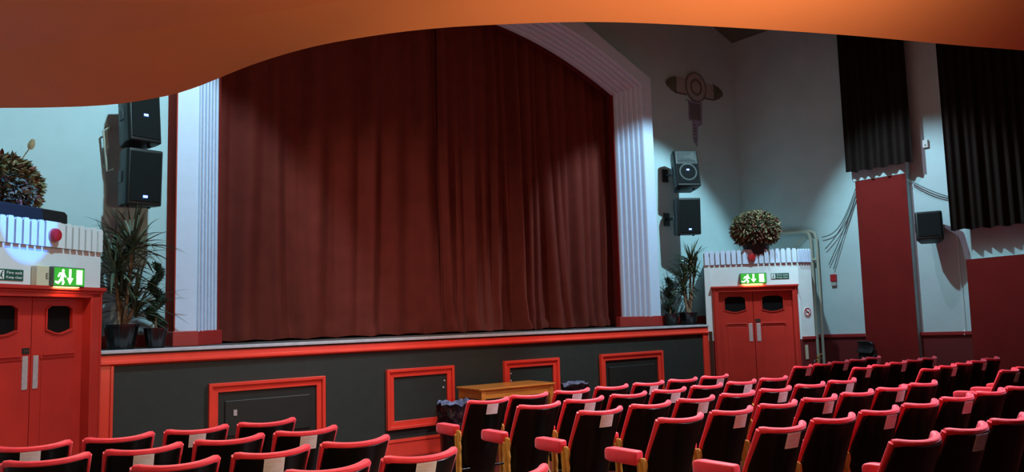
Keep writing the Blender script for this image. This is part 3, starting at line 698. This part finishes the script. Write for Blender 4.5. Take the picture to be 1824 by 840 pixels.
# ---------------------------------------------------------------- loudspeakers
def speaker(loc, yaw, tilt, w, h, d, label, bracket, horn=False, badge=None):
    t = thing('loudspeaker', label, 'loudspeaker', loc, yaw, 'black loudspeakers')
    Rm = Matrix.Rotation(-tilt, 3, 'X')
    def tr(g): g.v = [tuple(Rm @ Vector(p)) for p in g.v]; return g
    g = G(); f = w/2; b = w*.34
    poly = [(-f+.02, -d/2), (f-.02, -d/2), (f, -d/2+.03), (f*.98, -d*.1), (b, d/2), (-b, d/2), (-f*.98, -d*.1), (-f, -d/2+.03)]
    g.prism(poly, -h/2, h/2, 'z'); tr(g).ob('cabinet', plastic, t, bevel=.014, seg=3, smooth=35)
    y = -d/2
    fr = tr(G().box(-f+.028, f-.028, y-.008, y+.004, -h/2+.035, h/2-.03 if not horn else h*.12)).ob('grille', grille, t, bevel=.006)
    if horn:
        g = G(); g.surf(lambda a, b_: ((a-.5)*w*(.72-.35*sin(PI*b_)*0)*(1), y-.004+.05*sin(PI*a)*(1-abs(2*b_-1)**2), h*.18+h*.26*b_), 12, 8); 
        tr(G().box(-w*.36, w*.36, y-.012, y-.004, h*.15, h*.18)).ob('horn_lip', plastic, t, bevel=.003)
        g = G()
        for i in range(32):
            a, b_ = 2*PI*i/32, 2*PI*(i+1)/32; ra, rb = w*.30, w*.36
            g.prism([(ra*cos(a), -h*.12+ra*sin(a)), (rb*cos(a), -h*.12+rb*sin(a)), (rb*cos(b_), -h*.12+rb*sin(b_)), (ra*cos(b_), -h*.12+ra*sin(b_))], y-.014, y-.006)
        tr(g).ob('woofer_ring', mat('grey_horn_plastic', (.008, .010, .010), .6), t)
        # horn mouth: four sloping walls
        g = G(); o_ = [(-w*.37, h*.19), (w*.37, h*.19), (w*.30, h*.44), (-w*.30, h*.44)]; i_ = [(-w*.12, h*.27), (w*.12, h*.27), (w*.10, h*.36), (-w*.10, h*.36)]
        vs = [(a, y-.010, b_) for a, b_ in o_] + [(a, y+.0-.001, b_) for a, b_ in i_]; g.add(vs, [(0, 1, 5, 4), (1, 2, 6, 5), (2, 3, 7, 6), (3, 0, 4, 7), (4, 5, 6, 7)])
        tr(g).ob('horn', mat('grey_horn_plastic', (.008, .010, .010), .6), t)
    bz = badge if badge is not None else (-h/2+.085 if not horn else -h*.06)
    bd = tr(G().box(-.024, .024, y-.014, y-.006, bz-.014, bz+.014)).ob('badge', blue_led, t, bevel=.003)
    text_ob('badge_letters', 'RCF', .022, white_led, bd, tuple(Rm @ Vector((0, y-.0155, bz))), (PI/2-tilt, 0, 0))
    # side handle and feet
    tr(G().box(-f-.006, -f*.9, -.05, .03, -.06, .06)).ob('side_handle', black_metal, t, bevel=.006)
    g = G()
    for sx in (-1, 1): g.box(sx*w*.3-.015, sx*w*.3+.015, -.03, 0, -h/2-.018, -h/2)
    tr(g).ob('feet', black_metal, t, bevel=.004)
    g = G(); by = YW - loc[1] if bracket is None else bracket
    # wall bracket: yoke and arm back to the wall (direction undoes the yaw)
    inv = Matrix.Rotation(-yaw, 3, 'Z'); wp = inv @ Vector((0, by, 0)) if not isinstance(by, tuple) else inv @ Vector(by)
    wp = wp - inv @ Vector((0, .03, 0)) if not isinstance(by, tuple) else wp*.88
    g.tube([(0, d*.25, 0), tuple(wp)], .022, 10); g.obox(tuple(wp), (.12, .03, .22) if not isinstance(by, tuple) else (.03, .12, .16), inv)
    g.ob('wall_bracket', black_metal, t)
    return t
speaker(tuple(at_y(245, 210, 8.95)), R_(16), R_(6), .35, .60, .34, 'upper of the two black loudspeakers left of the stage opening', None, badge=-.02)
speaker(tuple(at_y(246, 318, 8.95)), R_(12), R_(-2), .37, .58, .36, 'lower of the two black loudspeakers left of the stage opening, above the tall plant', None)
speaker(tuple(at_y(1218, 306, 8.95)), R_(-28), R_(12), .42, .62, .36, 'upper of the two black loudspeakers right of the stage opening, with visible horn', None, horn=True)
speaker(tuple(at_y(1221, 386, 8.95)), R_(-26), R_(-3), .41, .60, .36, 'lower of the two black loudspeakers right of the stage opening, above the palm', None)
t = speaker(tuple(at_x(1655, 405, 11.80)), R_(-62), R_(14), .36, .42, .26, 'small black loudspeaker on the side wall between the red pilaster and wide curtain', (.32, 0, 0))
for c in list(t.children):
    if c.name.startswith(('badge', 'feet')):
        for cc in list(c.children): bpy.data.objects.remove(cc)
        bpy.data.objects.remove(c)
# wall bracket loop left of the left speakers
g = G(); a = at_y(196, 226, 9.3); b = at_y(184, 233, 9.3); c_ = at_y(191, 305, 9.3); d_ = at_y(204, 300, 9.2)
g.tube([a, b, c_, d_], .011, 8); g.tube([a, (a.x+.02, YW+.001, a.z)], .011, 8)
tag(g.ob('bracket_rod', pipe_m), 'thin bent metal rod bracket left of the left loudspeakers', 'bracket')

# ---------------------------------------------------------------- plants
def pot(root, r, h, ribs=14):
    G().lathe([(.0001, 0), (r*.72, 0), (r*.74, .01), (r*.97, h*.9), (r*1.0, h*.9), (r*1.02, h), (r*.92, h), (r*.90, h-.03), (.0001, h-.03)], (0, 0, 0), 56, .022, ribs).ob('pot', pot_black, root, smooth=60)
    G().lathe([(.0001, h-.035), (r*.89, h-.035), (r*.5, h-.015), (.0001, h-.01)], (0, 0, 0), 24).ob('soil', soil, root)
def dracaena(loc, label, stems, n, L, m_, seed, potr=.16, poth=.24, dens=1.0, ml=None):
    r = random.Random(seed); t = thing('potted_palm', label, 'plant', loc, 0, 'spiky palms on the stage wings'); pot(t, potr, poth)
    tips = []
    g = G()
    for (dx, dy, hh, lean) in stems:
        pts = [(dx*.4 + (dx+lean)*i/6*1.0 if i else dx*.4, dy*.4 + dy*i/6, poth-.04 + (hh-poth+.04)*i/6) for i in range(7)]
        g.tube(pts, [.022-.0015*i+.002*(i % 2) for i in range(7)], 9); tips.append(Vector(pts[-1]))
    g.ob('trunk', bark, t, smooth=50)
    g = G()
    for tp in tips:
        got = 0
        for i in range(n*6):
            if got >= n: break
            got += 1; a = r.uniform(0, 2*PI); el = R_(r.uniform(-8, 82)); d = (cos(a)*cos(el), sin(a)*cos(el), sin(el))
            p = tp + Vector((0, 0, r.uniform(-.14, .03)))
            n0, f0 = len(g.v), len(g.f)
            g.blade(p, d, (0, 0, 1), L*r.uniform(.7, 1.08), .026*r.uniform(.8, 1.2), r.uniform(.3, 1.3), 7)
            for q in g.v[n0:]:
                wx, wy, wz = q[0]+loc[0], q[1]+loc[1], q[2]+loc[2]; mx = wx if wx > CX else 11.25-wx
                if wy > YW-.01 or wz < ZS+.01 or (wz < ZT+.24 and (mx-9.95)*.9-(wy-8.5)*1.08 > -.02): del g.v[n0:]; del g.f[f0:]; got -= 1; break
    g.ob('leaves', m_, t, keep=True)
    return t
def zst(p): return (p.x, p.y, ZS)
pl = at_y(216, 600, 8.83)
dracaena((pl.x, pl.y, ZS), 'tall spiky palm in a ribbed black pot, below the left loudspeakers', [(.0, .05, .62, .0), (.04, -.02, 1.05, .03), (-.03, .02, .85, -.03), (.06, .04, .45, .05)], 58, .56, leaf_d, 2, .165, .25)
pr = at_y(1227, 575, 8.85)
dracaena((pr.x, pr.y, ZS), 'green spiky palm in a black pot, below the right loudspeakers', [(.0, .02, .78, -.02), (.03, -.02, 1.05, .05), (-.03, .0, .60, -.06), (.05, -.03, .90, .09)], 44, .44, leaf_o, 5, .15, .20)
def topiary(loc, label, h, seed, potr, poth):
    r = random.Random(seed); t = thing('spiral_topiary', label, 'plant', loc, 0, 'spiral topiaries on the stage wings'); pot(t, potr, poth, 12)
    G().tube([(0, 0, poth-.04), (0, 0, poth+.1)], .012, 8).ob('trunk', bark, t)
    g = G(); turns = 2.3
    for i in range(2200):
        u = r.random()**.9; a = u*turns*2*PI + r.uniform(-.35, .35); rad = .062*(1-u*.45)
        c = Vector((rad*cos(a), rad*sin(a), poth + .03 + u*h)); n = Vector((r.gauss(0, 1), r.gauss(0, 1), r.gauss(0, .8))).normalized()
        p = c + n*.040*(1-.4*u); g.blade(p, n + Vector((0, 0, .5)), (0, 0, 1) if abs(n.z) < .9 else (1, 0, 0), .030, .014, .1, 2)
    g.ob('needles', conifer, t, keep=True)
    g = G()
    pts = []
    for i in range(40):
        u = i/39; a = u*turns*2*PI; pts.append((.062*(1-u*.45)*cos(a), .062*(1-u*.45)*sin(a), poth+.03+u*h*.98))
    g.tube(pts, [.048*(1-.45*i/39) for i in range(40)], 8); g.ob('inner_growth', conifer, t, smooth=60)
p = at_y(277, 612, 8.78); topiary((p.x, p.y, ZS), 'small spiral conifer in a black pot beside the left proscenium pilaster', .62, 3, .115, .205)
p = at_y(1195, 577, 8.90); topiary((p.x, p.y, ZS), 'dark spiral conifer in a black pot beside the right proscenium pilaster', .52, 8, .12, .19)

def dried_ball(loc, label, rad, seed, n):
    r = random.Random(seed); t = thing('dried_flower_arrangement', label, 'dried flowers', loc, 0, 'dried flower arrangements on the bulkheads')
    G().lathe([(.0001, 0), (rad*.34, 0), (rad*.42, .03), (rad*.50, rad*.42), (rad*.54, rad*.46), (rad*.46, rad*.46), (.0001, rad*.40)], (0, 0, 0), 28).ob('bowl', mat('dark_wicker_bowl', (.022, .020, .020), .7, bump=.6, bscale=60), t, smooth=50)
    G().lathe([(.0001, rad*.42)] + [(rad*.80*sin(PI*i/14), rad*1.0 - rad*.62*cos(PI*i/14)) for i in range(2, 14)] + [(.0001, rad*1.62)], (0, 0, 0), 24).ob('moss_core', mat('dark_moss', (.025, .026, .014), .9, var=.4, scale=20), t, smooth=60)
    for nm, m_, k in (('olive_leaves', dry_green, .5), ('tan_petals', dry_tan, .33), ('red_leaves', dry_red, .17)):
        g = G()
        for i in range(int(n*k)):
            a = r.uniform(0, 2*PI); z = r.uniform(-.75, 1); q = math.sqrt(max(0, 1-z*z)); d = Vector((q*cos(a), q*sin(a), z*.80))
            c = Vector((0, 0, rad*1.0)) + Vector((d.x*.80, d.y*.80, d.z*.80))*rad*r.uniform(.85, 1.06)
            if c.z < rad*.42: continue
            dd = (d + Vector((r.gauss(0, .6), r.gauss(0, .6), r.gauss(0, .5)))).normalized()
            g.blade(c, dd, (r.gauss(0, 1), r.gauss(0, 1), r.gauss(0, 1)), rad*r.uniform(.09, .22), rad*r.uniform(.045, .10), r.uniform(-.2, .9), 3, .3)
        g.ob(nm, m_, t, keep=True)
    return t
p = at_y(1347, 441, 8.0); dried_ball((p.x, 8.0, EYE+.82), 'ball of dried leaves and flowers in a dark bowl on the right bulkhead', .42, 11, 3300)
zb = EYE+.82
p = at_y(20, 380, 8.05); bx_ = thing('flower_trough', 'long black trough standing on the left bulkhead behind the fluted crown', 'planter', tuple(ML @ Vector((-.73, .14, zb))), R_(45))
g = G(); g.prism([(-.62, 0), (.43, 0), (.455, .03), (.445, .21), (.41, .235), (-.62, .235)], 0, .20); g.ob('box', mat('matt_black_trough', (.008, .008, .009), .5), bx_, bevel=.01)
G().tube([(.13, .1, .23), (.13, .1, .28)], .006, 6).ob('twig', bark, bx_)
w = ML @ Vector((-.77, .50, zb-.02))
t = dried_ball(tuple(w), 'large mound of dried leaves and flowers behind the black trough, cut by the photo edge', .43, 21, 3600)
g = G(); g.tube([(.16, -.1, .60), (.23, -.12, .74), (.26, -.13, .79)], .005, 6)
for k in range(3): g.blade((.26, -.13, .78), (.15+.1*k, 0, 1), (0, 1, .2*k), .10, .05, .1, 5)
g.ob('stray_seed_head', dry_tan, t, keep=True)

# ---------------------------------------------------------------- table, bins, stacked chairs
tb = thing('side_table', 'small orange varnished wooden table against the stage front', 'table', (5.67, 7.99, fz(8)))
hT = EYE - .84 - fz(8)
g = G(); L, D = .56, .27
g.prism([(-L, -D+.02), (-L+.02, -D), (L-.02, -D), (L, -D+.02), (L, D-.02), (L-.02, D), (-L+.02, D), (-L, D-.02)], hT-.022, hT, 'z'); g.ob('table_top', wood, tb, bevel=.006)
for sx in (-1, 1):
    for sy in (-1, 1):
        x, y = sx*(L-.06), sy*(D-.05)
        g = G(); vs = [(x+a*r_, y+b*r_, z) for z, r_ in ((0, .02), (hT-.022, .03)) for a, b in ((-1, -1), (1, -1), (1, 1), (-1, 1))]
        g.add(vs, [(3, 2, 1, 0), (4, 5, 6, 7)] + [(i, (i+1) % 4, (i+1) % 4+4, i+4) for i in range(4)]); g.ob('leg', wood, tb, bevel=.004)
for nm, a in (('apron', (-L+.08, L-.08, -D+.03, -D+.05)), ('apron', (-L+.08, L-.08, D-.05, D-.03)), ('apron', (-L+.04, -L+.06, -D+.07, D-.07)), ('apron', (L-.06, L-.04, -D+.07, D-.07))):
    G().box(*a, hT-.12, hT-.022).ob(nm, wood, tb)
def bin_(loc, label, r0, h, seed):
    r = random.Random(seed); t = thing('waste_bin', label, 'bin', loc, 0, 'bins lined with black bags')
    G().lathe([(.0001, 0), (r0*.8, 0), (r0*.98, h-.03), (r0*.9, h-.03), (.0001, .04)], (0, 0, 0), 24).ob('bin_body', stool_m, t, smooth=50)
    from mathutils import noise
    def f(u, v):
        a = 2*PI*(u % 1.0)
        if v < .5: z = h-.26 + .26*(v*2); rr = r0*1.06; k = .3+v
        else:
            q = (v-.5)*2; z = h + .03*sin(PI*q) - .06*q*q; rr = r0*1.06*(1-.8*q); k = .9
        p = Vector((rr*cos(a), rr*sin(a), z)); q1 = p*13 + Vector((seed*7, 0, 0))
        return p + Vector((noise.noise(q1), noise.noise(q1+Vector((9, 3, 1))), noise.noise(q1+Vector((2, 8, 5)))*1.2))*.045*k
    bl = G().surf(f, 64, 22).ob('bag_liner', bag_m, t)
    g = G(); g.surf(lambda a, b: Vector(f(a, .52+.40*b)) + Vector((0, 0, .002 + .028*max(0, noise.noise(Vector((cos(2*PI*a)*4, sin(2*PI*a)*4, b*5+seed)))))), 70, 10); g.ob('crumpled_rim', bag_hi, t)  # bluish sheet imitating the gleam on the crumpled bag top
bin_((4.33, 7.02, fz(7)), 'waste bin lined with a crumpled black bag beside the aisle end of the front row', .17, .70, 1)
bin_((6.55, 7.75, fz(7.7)), 'waste bin lined with a black bag at the far end of the wooden table', .16, .71, 2)
def stack_chair(loc, rz, label):
    t = thing('stacking_chair', label, 'chair', loc, rz, 'black stacked chairs by the side wall')
    G().slab(lambda a, b: ((a-.5)*.44*(1-.25*(b > .9)), .05*sin(PI*b*.9)+.20-.10*(1-(2*a-1)**2)*.3, .62+.18*b), lambda a, b: (0, -.035, 0), 10, 6).ob('backrest', stool_m, t, smooth=60, bevel=.010)
    for sx in (-1, 1): G().tube([(sx*.15, .18, .44), (sx*.15, .20, .66)], .010, 8).ob('back_post', black_metal, t)
    G().slab(lambda a, b: ((a-.5)*.43, -.22+.42*b, .45-.02*sin(PI*b)), lambda a, b: (0, 0, -.014), 8, 8).ob('seat', stool_m, t, smooth=60)
    for sx in (-1, 1):
        for sy in (-1, 1): G().tube([(sx*.18, sy*.17, .44), (sx*.23, sy*.23, .0)], .011, 8).ob('leg', black_metal, t)
for k, lb in enumerate(('lowest', 'second from the bottom', 'third from the bottom', 'topmost')):
    stack_chair((11.60-.012*k, 6.98+.015*k, fz(6.95)+k*.085-.02), R_(-120), 'black stacking chair by the side wall, %s of its stack' % lb)

# ---------------------------------------------------------------- theatre seats
def back_pt(s, z, off=0.0):
    mid = (.85-z)*.30 - .078; wing = min((.85-z)*.52, mid+.129)
    k = abs(s)**2.3
    return Vector((.197*s, mid + (wing-mid)*k + off, z))
def shell_bm():
    g = G(); z0, z1 = .20, .842
    g.slab(lambda a, b: back_pt(2*a-1, z0+(z1-z0)*b - (.012*(1-(2*a-1)**2) if b == 1 else 0)), lambda a, b: (0, .014, 0), 20, 10); return g
def pad_bm():
    g = G(); z0, z1 = .56, .862; nu, nv = 20, 10; vs = []; fs = []
    rings = []
    # closed padded sheet, thicker to the top
    def fr(a, b): return back_pt((2*a-1)*1.015, z0+(z1-z0)*b - .012*(1-(2*a-1)**2)*(b > .95), .014)
    def th(a, b): e = min(1, 6*min(a, 1-a)+.45)*min(1, 8*(1-b)+.75); return (0, (.022+.030*b)*e, -.004 if b > .99 else 0)
    g.slab(fr, th, nu, nv)
    # rolled top edge: a tube along the top, following the curve
    n = 20; pts = [back_pt(1.02*(2*i/n-1), .853 - .012*(1-(2*i/n-1)**2), .030) for i in range(n+1)]
    g.tube(pts, [.018]+[.0185+.006*abs(2*i/n-1)**3 for i in range(1, n)]+[.018], 10)
    for sg in (-1, 1):
        pts = [back_pt(1.02*sg, .853 - .26*i/8, .028 - .001*i) for i in range(9)]; g.tube(pts, [.018-.0014*i for i in range(9)], 8)
    return g
def side_frame(x, root, objs):
    prof = [(.015, .565), (.02, .60), (.05, .615), (.115, .612), (.125, .58), (.11, .50), (.10, .40), (.095, .30), (.10, .18), (.12, .06), (.22, .02), (.24, 0), (-.10, 0), (-.08, .02), (.02, .06), (.045, .16), (.035, .24), (.045, .31), (.03, .36), (.04, .42), (.022, .47), (.038, .52)]
    prof = [(.165-(.125-y)*.62 if z > .1 else y+.02, z) for y, z in prof[::-1]]
    g = G(); g.prism(prof, x-.009, x+.009, 'x')
    g.prism([(.145, .575), (.17, .59), (.155, .40), (.15, .18), (.165, .05), (.14, .05), (.128, .18), (.13, .40)], x-.024, x+.024, 'x')
    objs.append(g.ob('side_standard', gold, root, bevel=.003, seg=1))
    g = G(); vs = [];
    sec = lambda y, w, z0, z1: [(x-w, y, z0), (x+w, y, z0), (x+w, y, z1-.008), (x+w*.7, y, z1), (x-w*.7, y, z1), (x-w, y, z1-.008)]
    rows = [sec(.16, .030, .575, .648), sec(.17, .034, .565, .656), (sec(.41, .036, .565, .654)), sec(.445, .035, .572, .648), sec(.46, .028, .585, .636)]
    for r_ in rows: vs += r_
    fs = [tuple(range(6))[::-1], tuple(range(24, 30))] + [(i*6+k, i*6+(k+1) % 6, (i+1)*6+(k+1) % 6, (i+1)*6+k) for i in range(4) for k in range(6)]
    g.add(vs, fs); objs.append(g.ob('armrest', seat_red, root, bevel=.005, smooth=60))
def notice(x, root):
    # paper taped to the back, following its curve
    s0, s1, z0, z1 = -.38, .17, .745, .832
    p = G().slab(lambda a, b: back_pt(s0+(s1-s0)*a, z0+(z1-z0)*b, -.0035), lambda a, b: (0, .0015, 0), 6, 2).ob('paper_notice', paper, root)
    def bars(name, m_, rows):
        g = G()
        for a0, a1, b0, b1 in rows: g.surf(lambda a, b: back_pt(s0+(s1-s0)*(a0+(a1-a0)*a), z0+(z1-z0)*(b0+(b1-b0)*b), -.0045), 4, 1)
        return g.ob(name, m_, p, keep=True)
    h = bars('heading_print', ink_pink, [(.30, .78, .86, .89), (.12, .28, .74, .77), (.32, .60, .74, .77), (.64, .86, .74, .77)])
    t_ = bars('text_print', ink_grey, [(.08, .34, .60, .615), (.37, .58, .60, .615), (.08, .28, .53, .545), (.31, .60, .53, .545), (.10, .55, .46, .475), (.10, .40, .39, .405), (.08, .30, .24, .255), (.33, .62, .24, .255), (.65, .90, .24, .255), (.14, .84, .16, .175)])
    return p
proto = {}
def make_seat(paper_, extra):
    root = bpy.data.objects.new('theatre_seat', None); C.objects.link(root); root.empty_display_size = .1
    shell_bm().ob('back_shell', black_shell, root, smooth=50, bevel=.002, seg=1)
    pad_bm().ob('back_pad', seat_red, root, smooth=60)
    g = G(); Mx = Matrix.Rotation(R_(14), 3, 'X'); g.obox((0, .205, .41), (.30, .06, .30), Mx); g.ob('seat_cushion', seat_red, root, bevel=.02, smooth=50)
    g = G(); g.obox((0, .242, .40), (.31, .012, .31), Mx); g.tube([(-.25, .15, .28), (.25, .15, .28)], .012, 8); g.ob('seat_underside', black_shell, root, bevel=.003)
    side_frame(-.245, root, [])
    if extra: side_frame(.245, root, [])
    if paper_: notice(0, root)
    return root
made = {}
def seat(x, y, rz, z, paper_, extra, label, group):
    key = (paper_, extra)
    if key not in made: made[key] = make_seat(paper_, extra); r = made[key]
    else:
        src = made[key]; r = src.copy(); C.objects.link(r)
        for ch in list(src.children):
            c = ch.copy(); C.objects.link(c); c.parent = r
            for gch in list(ch.children):
                d = gch.copy(); C.objects.link(d); d.parent = c
    r.location = (x, y, z); r.rotation_euler = (0, 0, rz); tag(r, label, 'theatre seat', group)
ORD = ['first', 'second', 'third', 'fourth', 'fifth', 'sixth', 'seventh', 'eighth']
def in_view(x, y, z):
    for dz in (.86, .75, .5):
        for dx, dy in ((-.21, 0), (.21, 0), (-.26, .5)):
            a, b, w = project((x+dx, y+dy, z+dz))
            if w > .5 and -5 < a < 1829 and b < 836: return True
    return False
def block(name, rows, n, x0, y0, pitch, dy, ang, par, group, order):
    for i in range(rows):
        for j in range(n):
            ux, uy = cos(R_(ang)), sin(R_(ang))
            tx = x0 + pitch*j*ux; ty = y0 - dy*i + pitch*j*uy - ((.09, .045)[i] if name == 'middle' and j == 0 and i < 2 else 0)      # right tip of the back
            x = tx - .208*ux; y = ty - .208*uy; z = fz(ty) - .018
            if not in_view(x, y, z): continue
            pp = (i+j) % 2 == par
            if name == 'right': pp = (j % 2 == (0, 0, 1, 0)[i])
            k = n-1-j if name == 'left' else j
            lab = '%s theatre seat%s, %s from %s, %s row of %s block' % ('red' if pp else 'plain red', ' with paper notice' if pp else '', ORD[k], order, ORD[i] if i else 'front', name)
            seat(x, y, R_(ang), z, pp, j == n-1, lab, group)
block('middle', 6, 7, 4.13, 5.86, .51, .76, 0, 0, 'red theatre seats in the middle block', 'centre aisle')
block('left', 5, 5, .75-.49, 5.83, .49, .755, 0, 1, 'red theatre seats in the left block', 'centre aisle')
block('right', 4, 5, 8.97, 6.0, .51, .78, 7, 0, 'red theatre seats in the right block', 'right aisle')

# ---------------------------------------------------------------- balcony over the camera
EDGE = [(-.70, 5.85), (-.3, 5.80), (.0, 5.70), (.29, 5.524), (.56, 5.351), (.826, 5.123), (1.036, 4.802), (1.147, 4.511), (1.281, 3.965), (1.424, 3.576), (1.588, 3.301), (1.761, 3.082), (1.969, 2.887), (2.354, 2.599), (2.832, 2.361), (3.516, 2.079), (4.159, 1.856), (4.70, 1.66), (5.6, 1.40), (7.0, 1.1), (9.0, .8), (12.1, .6)]
CREASE = [(-.70, 5.36), (-.2, 5.16), (.24, 4.76), (.566, 4.335), (.877, 3.97), (1.183, 3.58), (1.463, 3.21), (1.743, 2.84), (2.01, 2.48), (2.39, 2.05), (3.03, 1.53), (3.98, 1.09), (5.3, .66), (7.2, .33), (9.3, .1), (12.1, -.1)]
def cat(P, n):
    # smooth resample (Catmull-Rom) by length
    Q = []
    for i in range(len(P)-1):
        p0, p1, p2, p3 = [Vector(P[max(0, min(len(P)-1, k))]) for k in (i-1, i, i+1, i+2)]
        for k in range(12):
            t = k/12; Q.append(.5*((2*p1) + (p2-p0)*t + (2*p0-5*p1+4*p2-p3)*t*t + (3*p1-p0-3*p2+p3)*t**3))
    Q.append(Vector(P[-1])); L = [0]
    for i in range(1, len(Q)): L.append(L[-1]+(Q[i]-Q[i-1]).length)
    out_ = []; j = 0
    for k in range(n+1):
        s_ = L[-1]*k/n
        while j < len(L)-2 and L[j+1] < s_: j += 1
        t = (s_-L[j])/max(1e-9, L[j+1]-L[j]); out_.append(Q[j].lerp(Q[j+1], t))
    return out_
NB = 150; E_ = cat(EDGE, NB); K_ = cat(CREASE, NB); ZE, ZK = EYE+1.3, EYE+1.42
bal = thing('balcony', 'orange painted curved balcony soffit sweeping across the top of the view', 'balcony', (0, 0, ZE))
g = G()
g.surf(lambda a, b: (*(E_[round(a*NB)].lerp(K_[round(a*NB)], b)), (ZK-ZE)*b), NB, 2); g.ob('sloping_soffit', orange, bal, smooth=30)
g = G(); g.surf(lambda a, b: (K_[round(a*NB)].x, K_[round(a*NB)].y*(1-b)+(-3.98)*b, ZK-ZE-.10*b), NB, 1); g.ob('flat_soffit', orange, bal)
g = G()
def nrm(i): a, b = E_[max(0, i-1)], E_[min(NB, i+1)]; d = (b-a).normalized(); return Vector((-d.y, d.x))
sec = [(0, 0), (.03, .03), (.035, .10), (.02, .90), (-.10, .92), (-.10, .35)]
g.surf(lambda a, b: (*(E_[round(a*NB)] + nrm(round(a*NB))*sec[round(b*5)][0]), sec[round(b*5)][1]), NB, 5); g.ob('parapet', mat('balcony_front_paint', (.50, .12, .04), .5), bal, smooth=30)
g = G(); g.surf(lambda a, b: (*((E_[round(a*NB)] - nrm(round(a*NB))*.10) if b < .5 else (E_[round(a*NB)].x, -3.98)), .35), NB, 1); g.ob('balcony_floor', floor_m, bal)
for i in range(0, NB+1, 10):
    a = project((K_[i].x, K_[i].y, ZK))
    if a[2] > .1 and 0 < a[0] < 1824: print('crease', [round(q) for q in a[:2]])
